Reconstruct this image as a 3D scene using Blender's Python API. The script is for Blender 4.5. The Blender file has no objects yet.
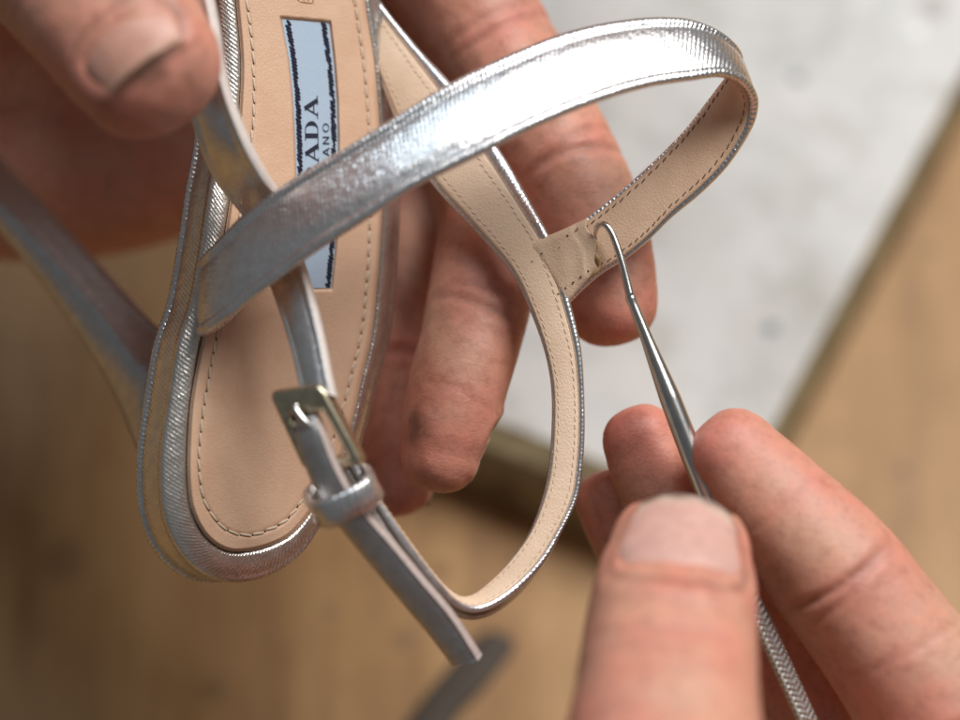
import bpy, math
import numpy as np
from mathutils import Vector

rng = np.random.default_rng(7)
scene = bpy.context.scene
COL = scene.collection

# ------------------------------------------------------------------ camera
PITCH = math.radians(62.0)
FOCUS = 0.300
LENS, SENSOR = 85.0, 36.0
KPX = SENSOR / LENS / 960.0
BENCH_DIST = 0.430
CAM = np.array([0.0, 0.0, BENCH_DIST * math.sin(PITCH)])
FWD = np.array([0.0, math.cos(PITCH), -math.sin(PITCH)])
RIGHT = np.array([1.0, 0.0, 0.0])
UP = np.array([0.0, math.sin(PITCH), math.cos(PITCH)])
cd = bpy.data.cameras.new("camera")
cam = bpy.data.objects.new("camera", cd)
COL.objects.link(cam)
cam.location = CAM
cam.rotation_euler = (math.pi / 2 - PITCH, 0, 0)
cd.lens, cd.sensor_width = LENS, SENSOR
cd.clip_start, cd.clip_end = 0.01, 50.0
cd.dof.use_dof = True
cd.dof.focus_distance = FOCUS
cd.dof.aperture_fstop = 7.2
scene.camera = cam

# ------------------------------------------------------------------ light
world = bpy.data.worlds.new("World")
scene.world = world
world.use_nodes = True
bg = world.node_tree.nodes["Background"]
bg.inputs[0].default_value = (0.90, 0.95, 1.0, 1)
bg.inputs[1].default_value = 0.11
SUBJ = CAM + FWD * FOCUS


def area(name, offset, size, watts, color, sy=None, spread=180):
    ld = bpy.data.lights.new(name, 'AREA')
    ld.shape = 'RECTANGLE'
    ld.size, ld.size_y = size, sy or size
    ld.energy, ld.color = watts, color
    ld.spread = math.radians(spread)
    o = bpy.data.objects.new(name, ld)
    COL.objects.link(o)
    p = Vector(SUBJ) + Vector(offset)
    o.location = p
    o.rotation_euler = (Vector(SUBJ) - p).to_track_quat('-Z', 'Y').to_euler()
    return o


area("window_light", (0.30, 0.27, 0.58), 0.44, 6.2, (1.0, 0.985, 0.97), 0.36)
area("cool_fill_light", (-0.12, 0.48, 0.78), 0.24, 1.7, (0.74, 0.89, 1.0), 0.30)  # added fill lamp that gives the ankle strap a blue sheen

scene.view_settings.view_transform = 'Standard'
scene.view_settings.look = 'None'
scene.view_settings.exposure = 0.0
scene.view_settings.gamma = 1.0
scene.render.engine = 'CYCLES'
scene.cycles.use_denoising = True
scene.cycles.max_bounces = 8


# ------------------------------------------------------------------ helpers
def P(px, py, z=0.0):
    """point that photo pixel (px,py) looks at, z millimetres nearer than the focus plane"""
    d = FOCUS - z / 1000.0
    return CAM + FWD * d + RIGHT * ((px - 480) * KPX * d) + UP * (-(py - 360) * KPX * d)


def PA(a):
    return np.array([P(*r) for r in a])


def on_plane(px, py, h=0.0):
    d = FWD + RIGHT * ((px - 480) * KPX) + UP * (-(py - 360) * KPX)
    return CAM + d * ((h - CAM[2]) / d[2])


def CV(x, y, z):
    """camera-space direction (right, up, towards) -> world"""
    return RIGHT * x + UP * y - FWD * z


def unit(v):
    v = np.asarray(v, float)
    return v / np.maximum(np.linalg.norm(v, axis=-1, keepdims=True), 1e-12)


def catmull(pts, n):
    """smooth curve of n samples evenly spread in chord length through rows of pts"""
    pts = np.asarray(pts, float)
    d = np.linalg.norm(np.diff(pts[:, :3], axis=0), axis=1)
    t = np.concatenate([[0], np.cumsum(np.maximum(d, 1e-9))])
    m = np.zeros_like(pts)
    for i in range(len(pts)):
        a, b = max(i - 1, 0), min(i + 1, len(pts) - 1)
        m[i] = (pts[b] - pts[a]) / (t[b] - t[a])
    x = np.linspace(0, t[-1], n)
    i = np.clip(np.searchsorted(t, x, side='right') - 1, 0, len(pts) - 2)
    h = (t[i + 1] - t[i])[:, None]
    u = ((x - t[i]) / (t[i + 1] - t[i]))[:, None]
    return ((2 * u**3 - 3 * u**2 + 1) * pts[i] + (u**3 - 2 * u**2 + u) * h * m[i]
            + (-2 * u**3 + 3 * u**2) * pts[i + 1] + (u**3 - u**2) * h * m[i + 1])


def smoothstep(a, b, x):
    t = np.clip((x - a) / (b - a), 0, 1)
    return t * t * (3 - 2 * t)


def tag(o, label=None, cat=None, group=None, kind=None):
    if label: o["label"] = label
    if cat: o["category"] = cat
    if group: o["group"] = group
    if kind: o["kind"] = kind
    return o


def world_loc(o):
    p = np.zeros(3)
    while o is not None:
        p = p + np.array(o.location)
        o = o.parent
    return p


def build(name, verts, faces, mat, parent=None, uv=None, smooth=True, attrs=None, loc=None):
    verts = np.asarray(verts, float).reshape(-1, 3)
    base = world_loc(parent) if parent else np.zeros(3)
    if loc is not None:
        origin = np.asarray(loc, float)
    elif parent:
        origin = base
    else:
        origin = verts.mean(0)
    me = bpy.data.meshes.new(name)
    me.from_pydata((verts - origin).tolist(), [], [list(map(int, f)) for f in faces])
    if uv is not None:
        ul = me.uv_layers.new(name="UVMap")
        li = np.zeros(len(me.loops), dtype=np.int32)
        me.loops.foreach_get("vertex_index", li)
        ul.data.foreach_set("uv", np.asarray(uv, np.float32)[li].ravel())
    for an, (typ, data) in (attrs or {}).items():
        at = me.attributes.new(an, typ, 'POINT')
        if typ == 'FLOAT_COLOR':
            at.data.foreach_set("color", np.asarray(data, np.float32).ravel())
        elif typ == 'FLOAT_VECTOR':
            at.data.foreach_set("vector", np.asarray(data, np.float32).ravel())
        else:
            at.data.foreach_set("value", np.asarray(data, np.float32).ravel())
    me.polygons.foreach_set("use_smooth", [smooth] * len(me.polygons))
    me.materials.append(mat)
    me.validate()
    me.update()
    o = bpy.data.objects.new(name, me)
    COL.objects.link(o)
    if parent:
        o.parent = parent
        o.location = origin - base
    else:
        o.location = origin
    return o


def grid_faces(n, m, wrap_m=False, wrap_n=False, off=0, flip=False):
    i = np.arange(n if wrap_n else n - 1)
    j = np.arange(m if wrap_m else m - 1)
    I, J = np.meshgrid(i, j, indexing='ij')
    I2, J2 = (I + 1) % n, (J + 1) % m
    f = np.stack([I * m + J, I2 * m + J, I2 * m + J2, I * m + J2], -1).reshape(-1, 4) + off
    return f[:, ::-1].tolist() if flip else f.tolist()


def empty(name, loc):
    o = bpy.data.objects.new(name, None)
    COL.objects.link(o)
    o.location = loc
    o.empty_display_size = 0.01
    return o


class Soup:
    def __init__(self):
        self.v, self.f, self.n = [], [], 0

    def add(self, v, f):
        v = np.asarray(v, float).reshape(-1, 3)
        self.f += [[int(k) + self.n for k in q] for q in f]
        self.v.append(v)
        self.n += len(v)

    def verts(self):
        return np.concatenate(self.v)


def tube_rings(path, rad, seg=12, cap=True):
    path = np.asarray(path, float)
    rad = np.broadcast_to(np.asarray(rad, float), (len(path),))
    t = unit(np.gradient(path, axis=0))
    ref = np.array([0.31, 0.52, 0.79])
    a = unit(np.cross(t, ref))
    b = np.cross(t, a)
    th = np.linspace(0, 2 * np.pi, seg, endpoint=False)
    v = path[:, None] + rad[:, None, None] * (np.cos(th)[None, :, None] * a[:, None] + np.sin(th)[None, :, None] * b[:, None])
    f = grid_faces(len(path), seg, wrap_m=True)
    v = v.reshape(-1, 3)
    if cap:
        f.append(list(range(seg))[::-1])
        f.append([(len(path) - 1) * seg + k for k in range(seg)])
    return v, f


def capsule(soup, p, q, r, seg=6, flat=1.0):
    L = q - p
    ts = np.array([0, .08, .3, .7, .92, 1.0])
    rr = r * np.array([.25, .75, 1, 1, .75, .25])
    v, f = tube_rings(p + ts[:, None] * L, rr, seg)
    soup.add(v, f)


class Ribbon:
    """strap between two paired edges; h is measured along the outer normal"""

    def __init__(self, pairs, n):
        a = PA([(r[0], r[1], r[4]) for r in pairs])
        b = PA([(r[2], r[3], r[5] if len(r) > 5 else r[4]) for r in pairs])
        c = (a + b) / 2
        arr = catmull(np.hstack([c, a, b]), n)
        self.a, self.b = arr[:, 3:6], arr[:, 6:9]
        self.c = (self.a + self.b) / 2
        self.t = unit(np.gradient(self.c, axis=0))
        self.w = self.b - self.a
        self.n = unit(np.cross(self.w, self.t))
        self.s = np.concatenate([[0], np.cumsum(np.linalg.norm(np.diff(self.c, axis=0), axis=1))])
        self.width = np.linalg.norm(self.w, axis=1)

    def at(self, i, u, h):
        return self.a[i] + self.w[i] * u + self.n[i] * h

    def sweep(self, prof, i0=0, i1=None, jag=None):
        i1 = i1 or len(self.c)
        idx = np.arange(i0, i1)
        prof = np.asarray(prof, float)
        v = (self.a[idx, None] + self.w[idx, None] * prof[None, :, 0:1] + self.n[idx, None] * prof[None, :, 1:2])
        m = len(prof)
        f = grid_faces(len(idx), m, wrap_m=True)
        f.append(list(range(m))[::-1])
        f.append([(len(idx) - 1) * m + k for k in range(m)])
        uv = np.stack(np.broadcast_arrays(self.s[idx, None] * 1000, prof[None, :, 0] * self.width[idx, None] * 1000), -1).reshape(-1, 2)
        return v.reshape(-1, 3), f, uv

    def stitches(self, u, h, pitch, length, r, i0=0, i1=None, jitter=0.0):
        sp = Soup()
        i1 = i1 or len(self.c)
        s0, s1 = self.s[i0], self.s[i1 - 1]
        x = s0 + pitch * .4
        I = np.arange(len(self.s))

        def pt(s, uu):
            k = np.interp(s, self.s, I)
            k0 = int(min(k, len(I) - 2)); f = k - k0
            A = self.at(k0, uu, h); B = self.at(k0 + 1, uu, h)
            return A * (1 - f) + B * f
        while x + length < s1:
            du = rng.normal(0, jitter)
            capsule(sp, pt(x, u + du - .012), pt(x + length, u + du + .012), r)
            x += pitch * (1 + rng.normal(0, .04))
        return sp


def strap_profile(t, bulge=.10, edge=.10):
    """closed cross-section of a folded leather strap: rolled edges, a groove inside each"""
    half = [(0.0, 0.0), (-.018, .25 * t), (-.022, .60 * t), (-.008, .95 * t), (edge * .35, 1.15 * t), (edge * .75, 1.10 * t),
            (edge * .98, .84 * t), (edge * 1.15, .84 * t), (edge * 1.5, .98 * t), (.30, (1 + bulge * .8) * t), (.42, (1 + bulge) * t)]
    other = [(1 - u, h) for u, h in half[::-1]]
    return half + other


def cut_profile(t):
    """strap with square cut, lightly rounded edges"""
    half = [(0.0, 0.0), (-.004, .04 * t), (-.008, .12 * t), (-.010, .5 * t), (-.008, .88 * t), (.004, .97 * t), (.03, 1.02 * t), (.12, 1.0 * t), (.15, .95 * t), (.18, 1.0 * t), (.42, 1.07 * t)]
    return half + [(1 - u, h) for u, h in half[::-1]]


def bound_profile(t):
    """folded strap whose far edge wraps round to the lining side as a bead"""
    pr = strap_profile(t, .10, .16)[:-1]
    return pr + [(1.03, .3 * t), (1.035, -.15 * t), (1.01, -.50 * t), (.95, -.68 * t), (.88, -.62 * t), (.83, -.40 * t), (.815, -.1 * t), (.81, 0)]


def lining_profile(t, i=.055, k=None):
    if k is not None:
        return [(i, 0.00002), (k, 0.00002), (k + .008, -.4 * t), (k - .008, -.85 * t), (k - .05, -t), (.45, -1.04 * t), (i + .05, -t), (i + .008, -.85 * t), (i - .008, -.4 * t)]
    return [(i, 0.00002), (1 - i, 0.00002), (1 - i + .008, -.4 * t), (1 - i - .008, -.85 * t), (1 - i - .05, -t), (.5, -1.04 * t), (i + .05, -t), (i + .008, -.85 * t), (i - .008, -.4 * t)]


# ------------------------------------------------------------------ materials
def lin(r, g, b):
    def c(x):
        x /= 255.0
        return x / 12.92 if x <= .04045 else ((x + .055) / 1.055) ** 2.4
    return (c(r), c(g), c(b), 1)


class M:
    def __init__(self, name):
        self.m = bpy.data.materials.new(name)
        self.m.use_nodes = True
        self.t = self.m.node_tree
        self.b = self.t.nodes["Principled BSDF"]

    def n(self, typ, **kw):
        nd = self.t.nodes.new(typ)
        for k, v in kw.items():
            if k.startswith('i_'):
                key = k[2:]
                nd.inputs[int(key) if key.isdigit() else key].default_value = v
            else:
                setattr(nd, k, v)
        return nd

    def l(self, a, b):
        self.t.links.new(a, b)

    def set(self, **kw):
        for k, v in kw.items():
            self.b.inputs[k.replace('_', ' ')].default_value = v

    def ramp(self, fac, stops):
        r = self.n('ShaderNodeValToRGB')
        e = r.color_ramp.elements
        while len(e) < len(stops): e.new(.5)
        for k, (p, c) in enumerate(stops):
            e[k].position = p; e[k].color = c
        self.l(fac, r.inputs[0])
        return r.outputs[0]

    def mix(self, fac, a, b, mode='MIX'):
        x = self.n('ShaderNodeMix', data_type='RGBA', blend_type=mode)
        for sock, v in ((x.inputs[0], fac), (x.inputs[6], a), (x.inputs[7], b)):
            if hasattr(v, 'is_linked'): self.l(v, sock)
            else: sock.default_value = v
        return x.outputs[2]

    def math(self, op, a, b=0.0, c=None):
        x = self.n('ShaderNodeMath', operation=op)
        for k, v in enumerate((a, b) if c is None else (a, b, c)):
            if hasattr(v, 'is_linked'): self.l(v, x.inputs[k])
            else: x.inputs[k].default_value = v
        return x.outputs[0]

    def noise(self, vec, scale, detail=4, rough=.55, dist=0.0):
        x = self.n('ShaderNodeTexNoise', i_Scale=scale, i_Detail=detail, i_Roughness=rough, i_Distortion=dist)
        if vec is not None: self.l(vec, x.inputs['Vector'])
        return x.outputs[0]

    def mapping(self, vec, rot=(0, 0, 0), scale=(1, 1, 1)):
        x = self.n('ShaderNodeMapping')
        self.l(vec, x.inputs[0])
        x.inputs['Rotation'].default_value = rot
        x.inputs['Scale'].default_value = scale
        return x.outputs[0]

    def bump(self, h, dist, strength=1.0, prev=None):
        x = self.n('ShaderNodeBump')
        x.inputs['Strength'].default_value = strength
        x.inputs['Distance'].default_value = dist
        self.l(h, x.inputs['Height'])
        if prev is not None: self.l(prev, x.inputs['Normal'])
        return x.outputs[0]

    def out_normal(self, n): self.l(n, self.b.inputs['Normal'])
    def out_color(self, c): self.l(c, self.b.inputs['Base Color'])


def silver_leather(name, rough=.30, period=.62, angle=1.25, depth=.00006, tone=(.80, .775, .755, 1)):
    m = M(name)
    uv = m.n('ShaderNodeTexCoord').outputs['UV']
    obj = m.n('ShaderNodeTexCoord').outputs['Object']

    def wave(a, sc, dist):
        w = m.n('ShaderNodeTexWave', wave_type='BANDS', bands_direction='X', wave_profile='SIN')
        w.inputs['Scale'].default_value = sc
        w.inputs['Distortion'].default_value = dist * 1.8
        w.inputs['Detail'].default_value = 3
        w.inputs['Detail Scale'].default_value = 1.6
        m.l(m.mapping(uv, (0, 0, a)), w.inputs['Vector'])
        return w.outputs['Fac']
    sc = .314 / period
    w1 = wave(angle - math.pi / 2, sc, .7)
    w2 = wave(angle + .85, sc * 1.2, .9)
    n1 = m.noise(obj, 700, 3, .6)
    n2 = m.noise(obj, 3200, 3, .6)
    h = m.math('ADD', m.math('MULTIPLY', w1, .8), m.math('MULTIPLY', w2, .22))
    h = m.math('MULTIPLY', h, m.math('ADD', m.math('MULTIPLY', n1, .9), .3))
    h = m.math('ADD', h, m.math('MULTIPLY', n2, .16))
    nb = m.bump(n1, .0003, .3)
    m.out_normal(m.bump(h, depth, 1.0, nb))
    worn = m.ramp(n1, [(.35, tone), (.75, (tone[0] * .84, tone[1] * .82, tone[2] * .80, 1))])
    m.out_color(worn)
    r = m.math('ADD', m.math('MULTIPLY', n2, .18), rough - .09)
    m.l(r, m.b.inputs['Roughness'])
    m.set(Metallic=.93)
    return m.m


def tan_leather(name, c1, c2, rough=.5, grain=.00004):
    m = M(name)
    obj = m.n('ShaderNodeTexCoord').outputs['Object']
    n1 = m.noise(obj, 160, 4, .6)
    n2 = m.noise(obj, 2600, 3, .65)
    v = m.n('ShaderNodeTexVoronoi', feature='DISTANCE_TO_EDGE', i_Scale=2100.0)
    m.l(obj, v.inputs['Vector'])
    m.out_color(m.mix(m.math('MULTIPLY', n2, .22), m.mix(.5, m.ramp(n1, [(.30, c1), (.72, c2)]), m.ramp(m.noise(obj, 48, 5, .7), [(.36, (.88, .82, .77, 1)), (.56, (1, 1, 1, 1))]), 'MULTIPLY'), (c1[0] * .7, c1[1] * .65, c1[2] * .6, 1)))
    h = m.math('ADD', m.math('MULTIPLY', m.math('MINIMUM', v.outputs['Distance'], .25), 2.0), n2)
    m.out_normal(m.bump(h, grain, .8, m.bump(n1, .0003, .35)))
    m.set(Roughness=rough)
    m.b.inputs['Specular IOR Level'].default_value = .35
    return m.m


def plain(name, color, rough=.6, metallic=0.0, scale=900, amt=.25, bump=.00003):
    m = M(name)
    obj = m.n('ShaderNodeTexCoord').outputs['Object']
    n = m.noise(obj, scale, 4, .6)
    dark = tuple(x * (1 - amt) for x in color[:3]) + (1,)
    m.out_color(m.ramp(n, [(.3, color), (.75, dark)]))
    m.out_normal(m.bump(n, bump, .6))
    m.set(Roughness=rough, Metallic=metallic)
    return m.m


SILVER = silver_leather("silver_saffiano_leather", .28, .60, 1.32, .00007, (.80, .79, .79, 1))
SILVER_FINE = silver_leather("silver_strap_leather", .30, .55, 1.25, .000025, (.80, .79, .79, 1))
EDGE_LIGHT = plain("pale_lit_edge", lin(226, 214, 206), .45, 0, 700, .15)  # bright edge highlight put into the colour
SILVER_RIM = silver_leather("silver_rim_leather", .30, .50, 1.0, .000035, (.80, .755, .70, 1))
SILVER_HEEL = silver_leather("silver_heel_leather", .34, .55, 1.2, .00002, (.66, .65, .64, 1))
TAN = tan_leather("tan_insole_leather", lin(226, 188, 158), lin(216, 176, 146), .48)
LINING = tan_leather("beige_lining_leather", lin(222, 190, 162), lin(206, 172, 144), .55, .00005)
BAND = tan_leather("pale_band_lining_leather", lin(232, 205, 178), lin(220, 190, 162), .5, .00005)
THREAD = plain("cream_thread", lin(228, 208, 182), .75, 0, 4000)
THREAD_BROWN = plain("brown_thread", lin(120, 88, 66), .8, 0, 4000)
THREAD_TAN = plain("tan_thread", lin(214, 186, 160), .8, 0, 4000)
HOLE = plain("dark_needle_hole", lin(84, 52, 32), .9)
LABEL = plain("pale_blue_label_cloth", lin(178, 196, 214), .55, 0, 3500, .12, .00002)
NAVY = plain("navy_print", lin(22, 26, 52), .7, 0, 3000, .3)
BRASS = plain("brassy_buckle_metal", (.74, .66, .48, 1), .33, 1.0, 900, .35, .00003)
STEEL = plain("polished_steel", (.70, .68, .65, 1), .25, 1.0, 420, .22, .00001)
GLUE = plain("yellowed_glue", lin(196, 160, 110), .35, 0, 900, .35)
EMBOSS = plain("embossed_brown_stamp", lin(150, 108, 74), .5, 0, 1800, .2)
NAILDIRT = plain("nail_grime", lin(60, 40, 30), .8)


def skin_material(name):
    m = M(name)
    obj = m.n('ShaderNodeTexCoord').outputs['Object']
    tint = m.n('ShaderNodeAttribute', attribute_name='tint')
    fs = m.n('ShaderNodeAttribute', attribute_name='finger_space')
    n_big = m.noise(obj, 130, 3, .6)
    n_mid = m.noise(obj, 520, 5, .65)
    n_fine = m.noise(obj, 2400, 4, .65)
    mott = m.ramp(n_mid, [(.33, (.88, .78, .75, 1)), (.48, (1, 1, 1, 1)), (.68, (1.10, 1.08, 1.06, 1))])
    c = m.mix(1.0, tint.outputs['Color'], mott, 'MULTIPLY')
    red = m.ramp(n_big, [(.40, (1, 1, 1, 1)), (.68, (1.06, .82, .80, 1))])
    c = m.mix(.7, c, red, 'MULTIPLY')
    # grime settled into the pores and lines
    wr = m.noise(m.mapping(fs.outputs['Vector'], scale=(1, .28, .28)), 1500, 4, .7, .6)
    vor = m.n('ShaderNodeTexVoronoi', feature='DISTANCE_TO_EDGE', i_Scale=1350.0)
    m.l(m.mapping(fs.outputs['Vector'], scale=(1, .55, 1)), vor.inputs['Vector'])
    line = m.math('MINIMUM', vor.outputs['Distance'], .16)
    lf = m.ramp(line, [(0.0, (.86, .80, .77, 1)), (.07, (1, 1, 1, 1))])
    c = m.mix(.30, c, lf, 'MULTIPLY')
    m.out_color(c)
    h = m.math('ADD', m.math('MULTIPLY', wr, 1.0), m.math('ADD', m.math('MULTIPLY', line, 2.2), m.math('MULTIPLY', n_fine, .6)))
    nb = m.bump(n_mid, .0005, .2)
    m.out_normal(m.bump(h, .00006, .6, nb))
    r = m.math('ADD', m.math('MULTIPLY', n_mid, .25), .36)
    m.l(r, m.b.inputs['Roughness'])
    m.set(Subsurface_Weight=.18, Subsurface_Scale=.0018)
    m.b.inputs['Subsurface Radius'].default_value = (1.0, .36, .22)
    m.b.inputs['Specular IOR Level'].default_value = .42
    return m.m


def nail_material(name):
    m = M(name)
    tint = m.n('ShaderNodeAttribute', attribute_name='tint')
    fs = m.n('ShaderNodeAttribute', attribute_name='finger_space')
    ridg = m.noise(m.mapping(fs.outputs['Vector'], scale=(.06, 1, 1)), 1600, 3, .6)
    mot = m.noise(fs.outputs['Vector'], 420, 4, .6)
    c = m.mix(1.0, tint.outputs['Color'], m.ramp(mot, [(.3, (.88, .84, .82, 1)), (.65, (1.05, 1.03, 1.02, 1))]), 'MULTIPLY')
    m.out_color(c)
    m.out_normal(m.bump(m.math('ADD', ridg, m.math('MULTIPLY', mot, .5)), .00010, .7))
    m.set(Roughness=.42, Subsurface_Weight=.15, Subsurface_Scale=.0012)
    return m.m


SKIN = skin_material("weathered_skin")
NAIL = nail_material("thumb_nail")


def bench_material():
    m = M("worn_wooden_bench")
    obj = m.n('ShaderNodeTexCoord').outputs['Object']
    big = m.noise(obj, 6, 4, .6)
    g = m.noise(m.mapping(obj, (0, 0, -.9), (1, .13, 1)), 60, 6, .62, .4)
    mid = m.noise(obj, 45, 5, .65)
    fine = m.noise(obj, 700, 4, .6)
    c = m.ramp(g, [(.30, lin(128, 92, 54)), (.47, lin(176, 134, 84)), (.70, lin(204, 164, 112))])
    c = m.mix(m.math('MULTIPLY', mid, .55), c, m.ramp(mid, [(.35, lin(206, 166, 116)), (.62, lin(150, 108, 64))]))
    c = m.mix(.6, c, m.ramp(big, [(.36, (.80, .76, .72, 1)), (.60, (1, 1, 1, 1))]), 'MULTIPLY')
    v = m.n('ShaderNodeTexVoronoi', feature='F1', i_Scale=38.0)
    m.l(m.mapping(obj, (0, 0, .4), (1, 1, 1)), v.inputs['Vector'])
    sp = m.ramp(v.outputs['Distance'], [(.05, (.42, .36, .30, 1)), (.11, (1, 1, 1, 1))])
    c = m.mix(.55, c, sp, 'MULTIPLY')
    for (px, py, rad, k0) in ((803, 394, .0022, .8), (903, 470, .0012, .6), (868, 318, .0010, .5), (930, 250, .0016, .35), (520, 565, .0030, .35), (402, 640, .0022, .35), (330, 612, .0016, .3), (60, 560, .005, .3), (210, 690, .004, .35)):
        d = m.n('ShaderNodeVectorMath', operation='DISTANCE')
        m.l(m.n('ShaderNodeNewGeometry').outputs['Position'], d.inputs[0])
        d.inputs[1].default_value = tuple(on_plane(px, py, 0.0))
        dd = m.math('ADD', m.math('DIVIDE', d.outputs['Value'], rad), m.math('MULTIPLY', m.math('SUBTRACT', mid, .5), 1.6))
        c = m.mix(m.ramp(dd, [(.45, (k0, k0, k0, 1)), (1.0, (0, 0, 0, 1))]), c, lin(70, 54, 38))
    m.out_color(c)
    m.out_normal(m.bump(m.math('ADD', g, fine), .0003, .5))
    m.set(Roughness=.55)
    return m.m


def slab_material(spots):
    m = M("stained_white_stone")
    geo = m.n('ShaderNodeNewGeometry').outputs['Position']
    n1 = m.noise(geo, 28, 5, .62, .5)
    n2 = m.noise(geo, 110, 5, .65)
    n3 = m.noise(geo, 600, 4, .6)
    c = m.ramp(n1, [(.30, lin(176, 174, 166)), (.48, lin(203, 203, 200)), (.70, lin(212, 209, 204))])
    c = m.mix(.8, c, m.ramp(n2, [(.30, (.74, .72, .67, 1)), (.48, (1, 1, 1, 1)), (.66, (1.06, 1.04, 1.02, 1))]), 'MULTIPLY')
    for (pos, rad, col) in spots:
        d = m.n('ShaderNodeVectorMath', operation='DISTANCE')
        m.l(geo, d.inputs[0])
        d.inputs[1].default_value = tuple(pos)
        dd = m.math('ADD', m.math('DIVIDE', d.outputs['Value'], rad), m.math('MULTIPLY', m.math('SUBTRACT', n2, .5), 1.4))
        k = m.ramp(dd, [(.55, (1, 1, 1, 1)), (1.0, (0, 0, 0, 1))])
        c = m.mix(k, c, col)
    sc_ = m.noise(m.mapping(geo, (0, 0, .7), (1, .05, 1)), 260, 3, .5)
    c = m.mix(.5, c, m.ramp(sc_, [(.30, (.82, .81, .79, 1)), (.36, (1, 1, 1, 1)), (.68, (1, 1, 1, 1)), (.74, (1.08, 1.08, 1.07, 1))]), 'MULTIPLY')
    # raw edges of the slab are yellowish and grimy
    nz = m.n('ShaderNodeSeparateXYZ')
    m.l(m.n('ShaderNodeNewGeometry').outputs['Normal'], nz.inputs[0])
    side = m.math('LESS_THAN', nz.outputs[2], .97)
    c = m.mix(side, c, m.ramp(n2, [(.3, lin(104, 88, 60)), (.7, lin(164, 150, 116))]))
    m.out_color(c)
    m.out_normal(m.bump(m.math('ADD', n2, m.math('MULTIPLY', n3, .4)), .0003, .5))
    m.set(Roughness=.5)
    return m.m


# ------------------------------------------------------------------ bench, slab, strip
def box(name, corners, z0, z1, mat, bevel=.0, parent=None):
    c = np.asarray(corners, float)[:, :2]
    ctr = c.mean(0)
    ring = []
    if bevel:
        ins = c + unit(ctr - c) * bevel
        layers = [(c, z0), (c, z1 - bevel), (c * .7 + ins * .3, z1 - bevel * .3), (ins, z1)]
    else:
        layers = [(c, z0), (c, z1)]
    v = np.array([[x, y, z] for (cc, z) in layers for (x, y) in cc])
    k = len(c)
    f = grid_faces(len(layers), k, wrap_m=True, flip=True)
    f.append(list(range(k)))
    f.append([(len(layers) - 1) * k + i for i in range(k)][::-1])
    # orient consistently
    o = build(name, v, f, mat, parent, smooth=False)
    import bmesh
    bm = bmesh.new(); bm.from_mesh(o.data)
    bmesh.ops.recalc_face_normals(bm, faces=bm.faces)
    bm.to_mesh(o.data); bm.free()
    return o


bench = box("workbench", [(-.9, -.5), (.9, -.5), (.9, .9), (-.9, .9)], -.04, 0.0, bench_material(), .003)
tag(bench, kind="structure")

SLAB_H = .020
c0 = on_plane(709, 514, SLAB_H)
cr = on_plane(957, 57, SLAB_H)
cl = on_plane(495, 428, SLAB_H)
dr = unit(cr - c0); dl = unit(cl - c0)
BV = .0050
co = c0 - (dr + dl) * BV
slab_c = [co, co + dr * .25, co + dr * .25 + dl * .097, co + dl * .097]
spots = [(on_plane(797, 78, SLAB_H), .0017, lin(112, 120, 130)), (on_plane(770, 328, SLAB_H), .0019, lin(100, 112, 122)),
         (on_plane(917, 30, SLAB_H), .0016, (.86, .86, .86, 1)), (on_plane(935, 8, SLAB_H), .004, lin(176, 170, 164)),
         (on_plane(690, 70, SLAB_H), .0016, lin(196, 192, 186))]
slab = box("stone_slab", slab_c, 0.0005, SLAB_H, slab_material(spots), BV * 1.4)
tag(slab, "thick white stained stone slab lying on the wooden bench behind the fingers", "slab")

# flat dark grey strip on the bench
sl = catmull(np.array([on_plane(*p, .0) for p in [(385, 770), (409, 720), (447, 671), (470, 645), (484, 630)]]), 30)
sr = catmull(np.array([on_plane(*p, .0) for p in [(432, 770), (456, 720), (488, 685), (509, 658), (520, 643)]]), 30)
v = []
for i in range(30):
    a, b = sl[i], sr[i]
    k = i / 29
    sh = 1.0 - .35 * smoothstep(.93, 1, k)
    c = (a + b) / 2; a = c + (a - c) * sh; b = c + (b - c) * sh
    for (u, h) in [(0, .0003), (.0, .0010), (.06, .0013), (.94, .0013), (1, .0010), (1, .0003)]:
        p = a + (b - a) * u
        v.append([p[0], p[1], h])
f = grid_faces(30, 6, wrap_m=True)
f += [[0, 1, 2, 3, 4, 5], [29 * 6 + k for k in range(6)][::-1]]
scrap = build("dark_strip", v, f, plain("dark_grey_strip", lin(84, 74, 62), .7, 0, 500, .3, .0001))
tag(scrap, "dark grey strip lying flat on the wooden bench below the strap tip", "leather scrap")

# ------------------------------------------------------------------ sandal
sandal = empty("sandal", P(250, 480, -8))
tag(sandal, "silver strappy high heeled sandal with tan insole held in the left hand", "sandal")

SL = .088


def zsole(x, y):
    return -(x - 250) * SL - .000018 * np.maximum(200 - y, 0) ** 2


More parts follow.
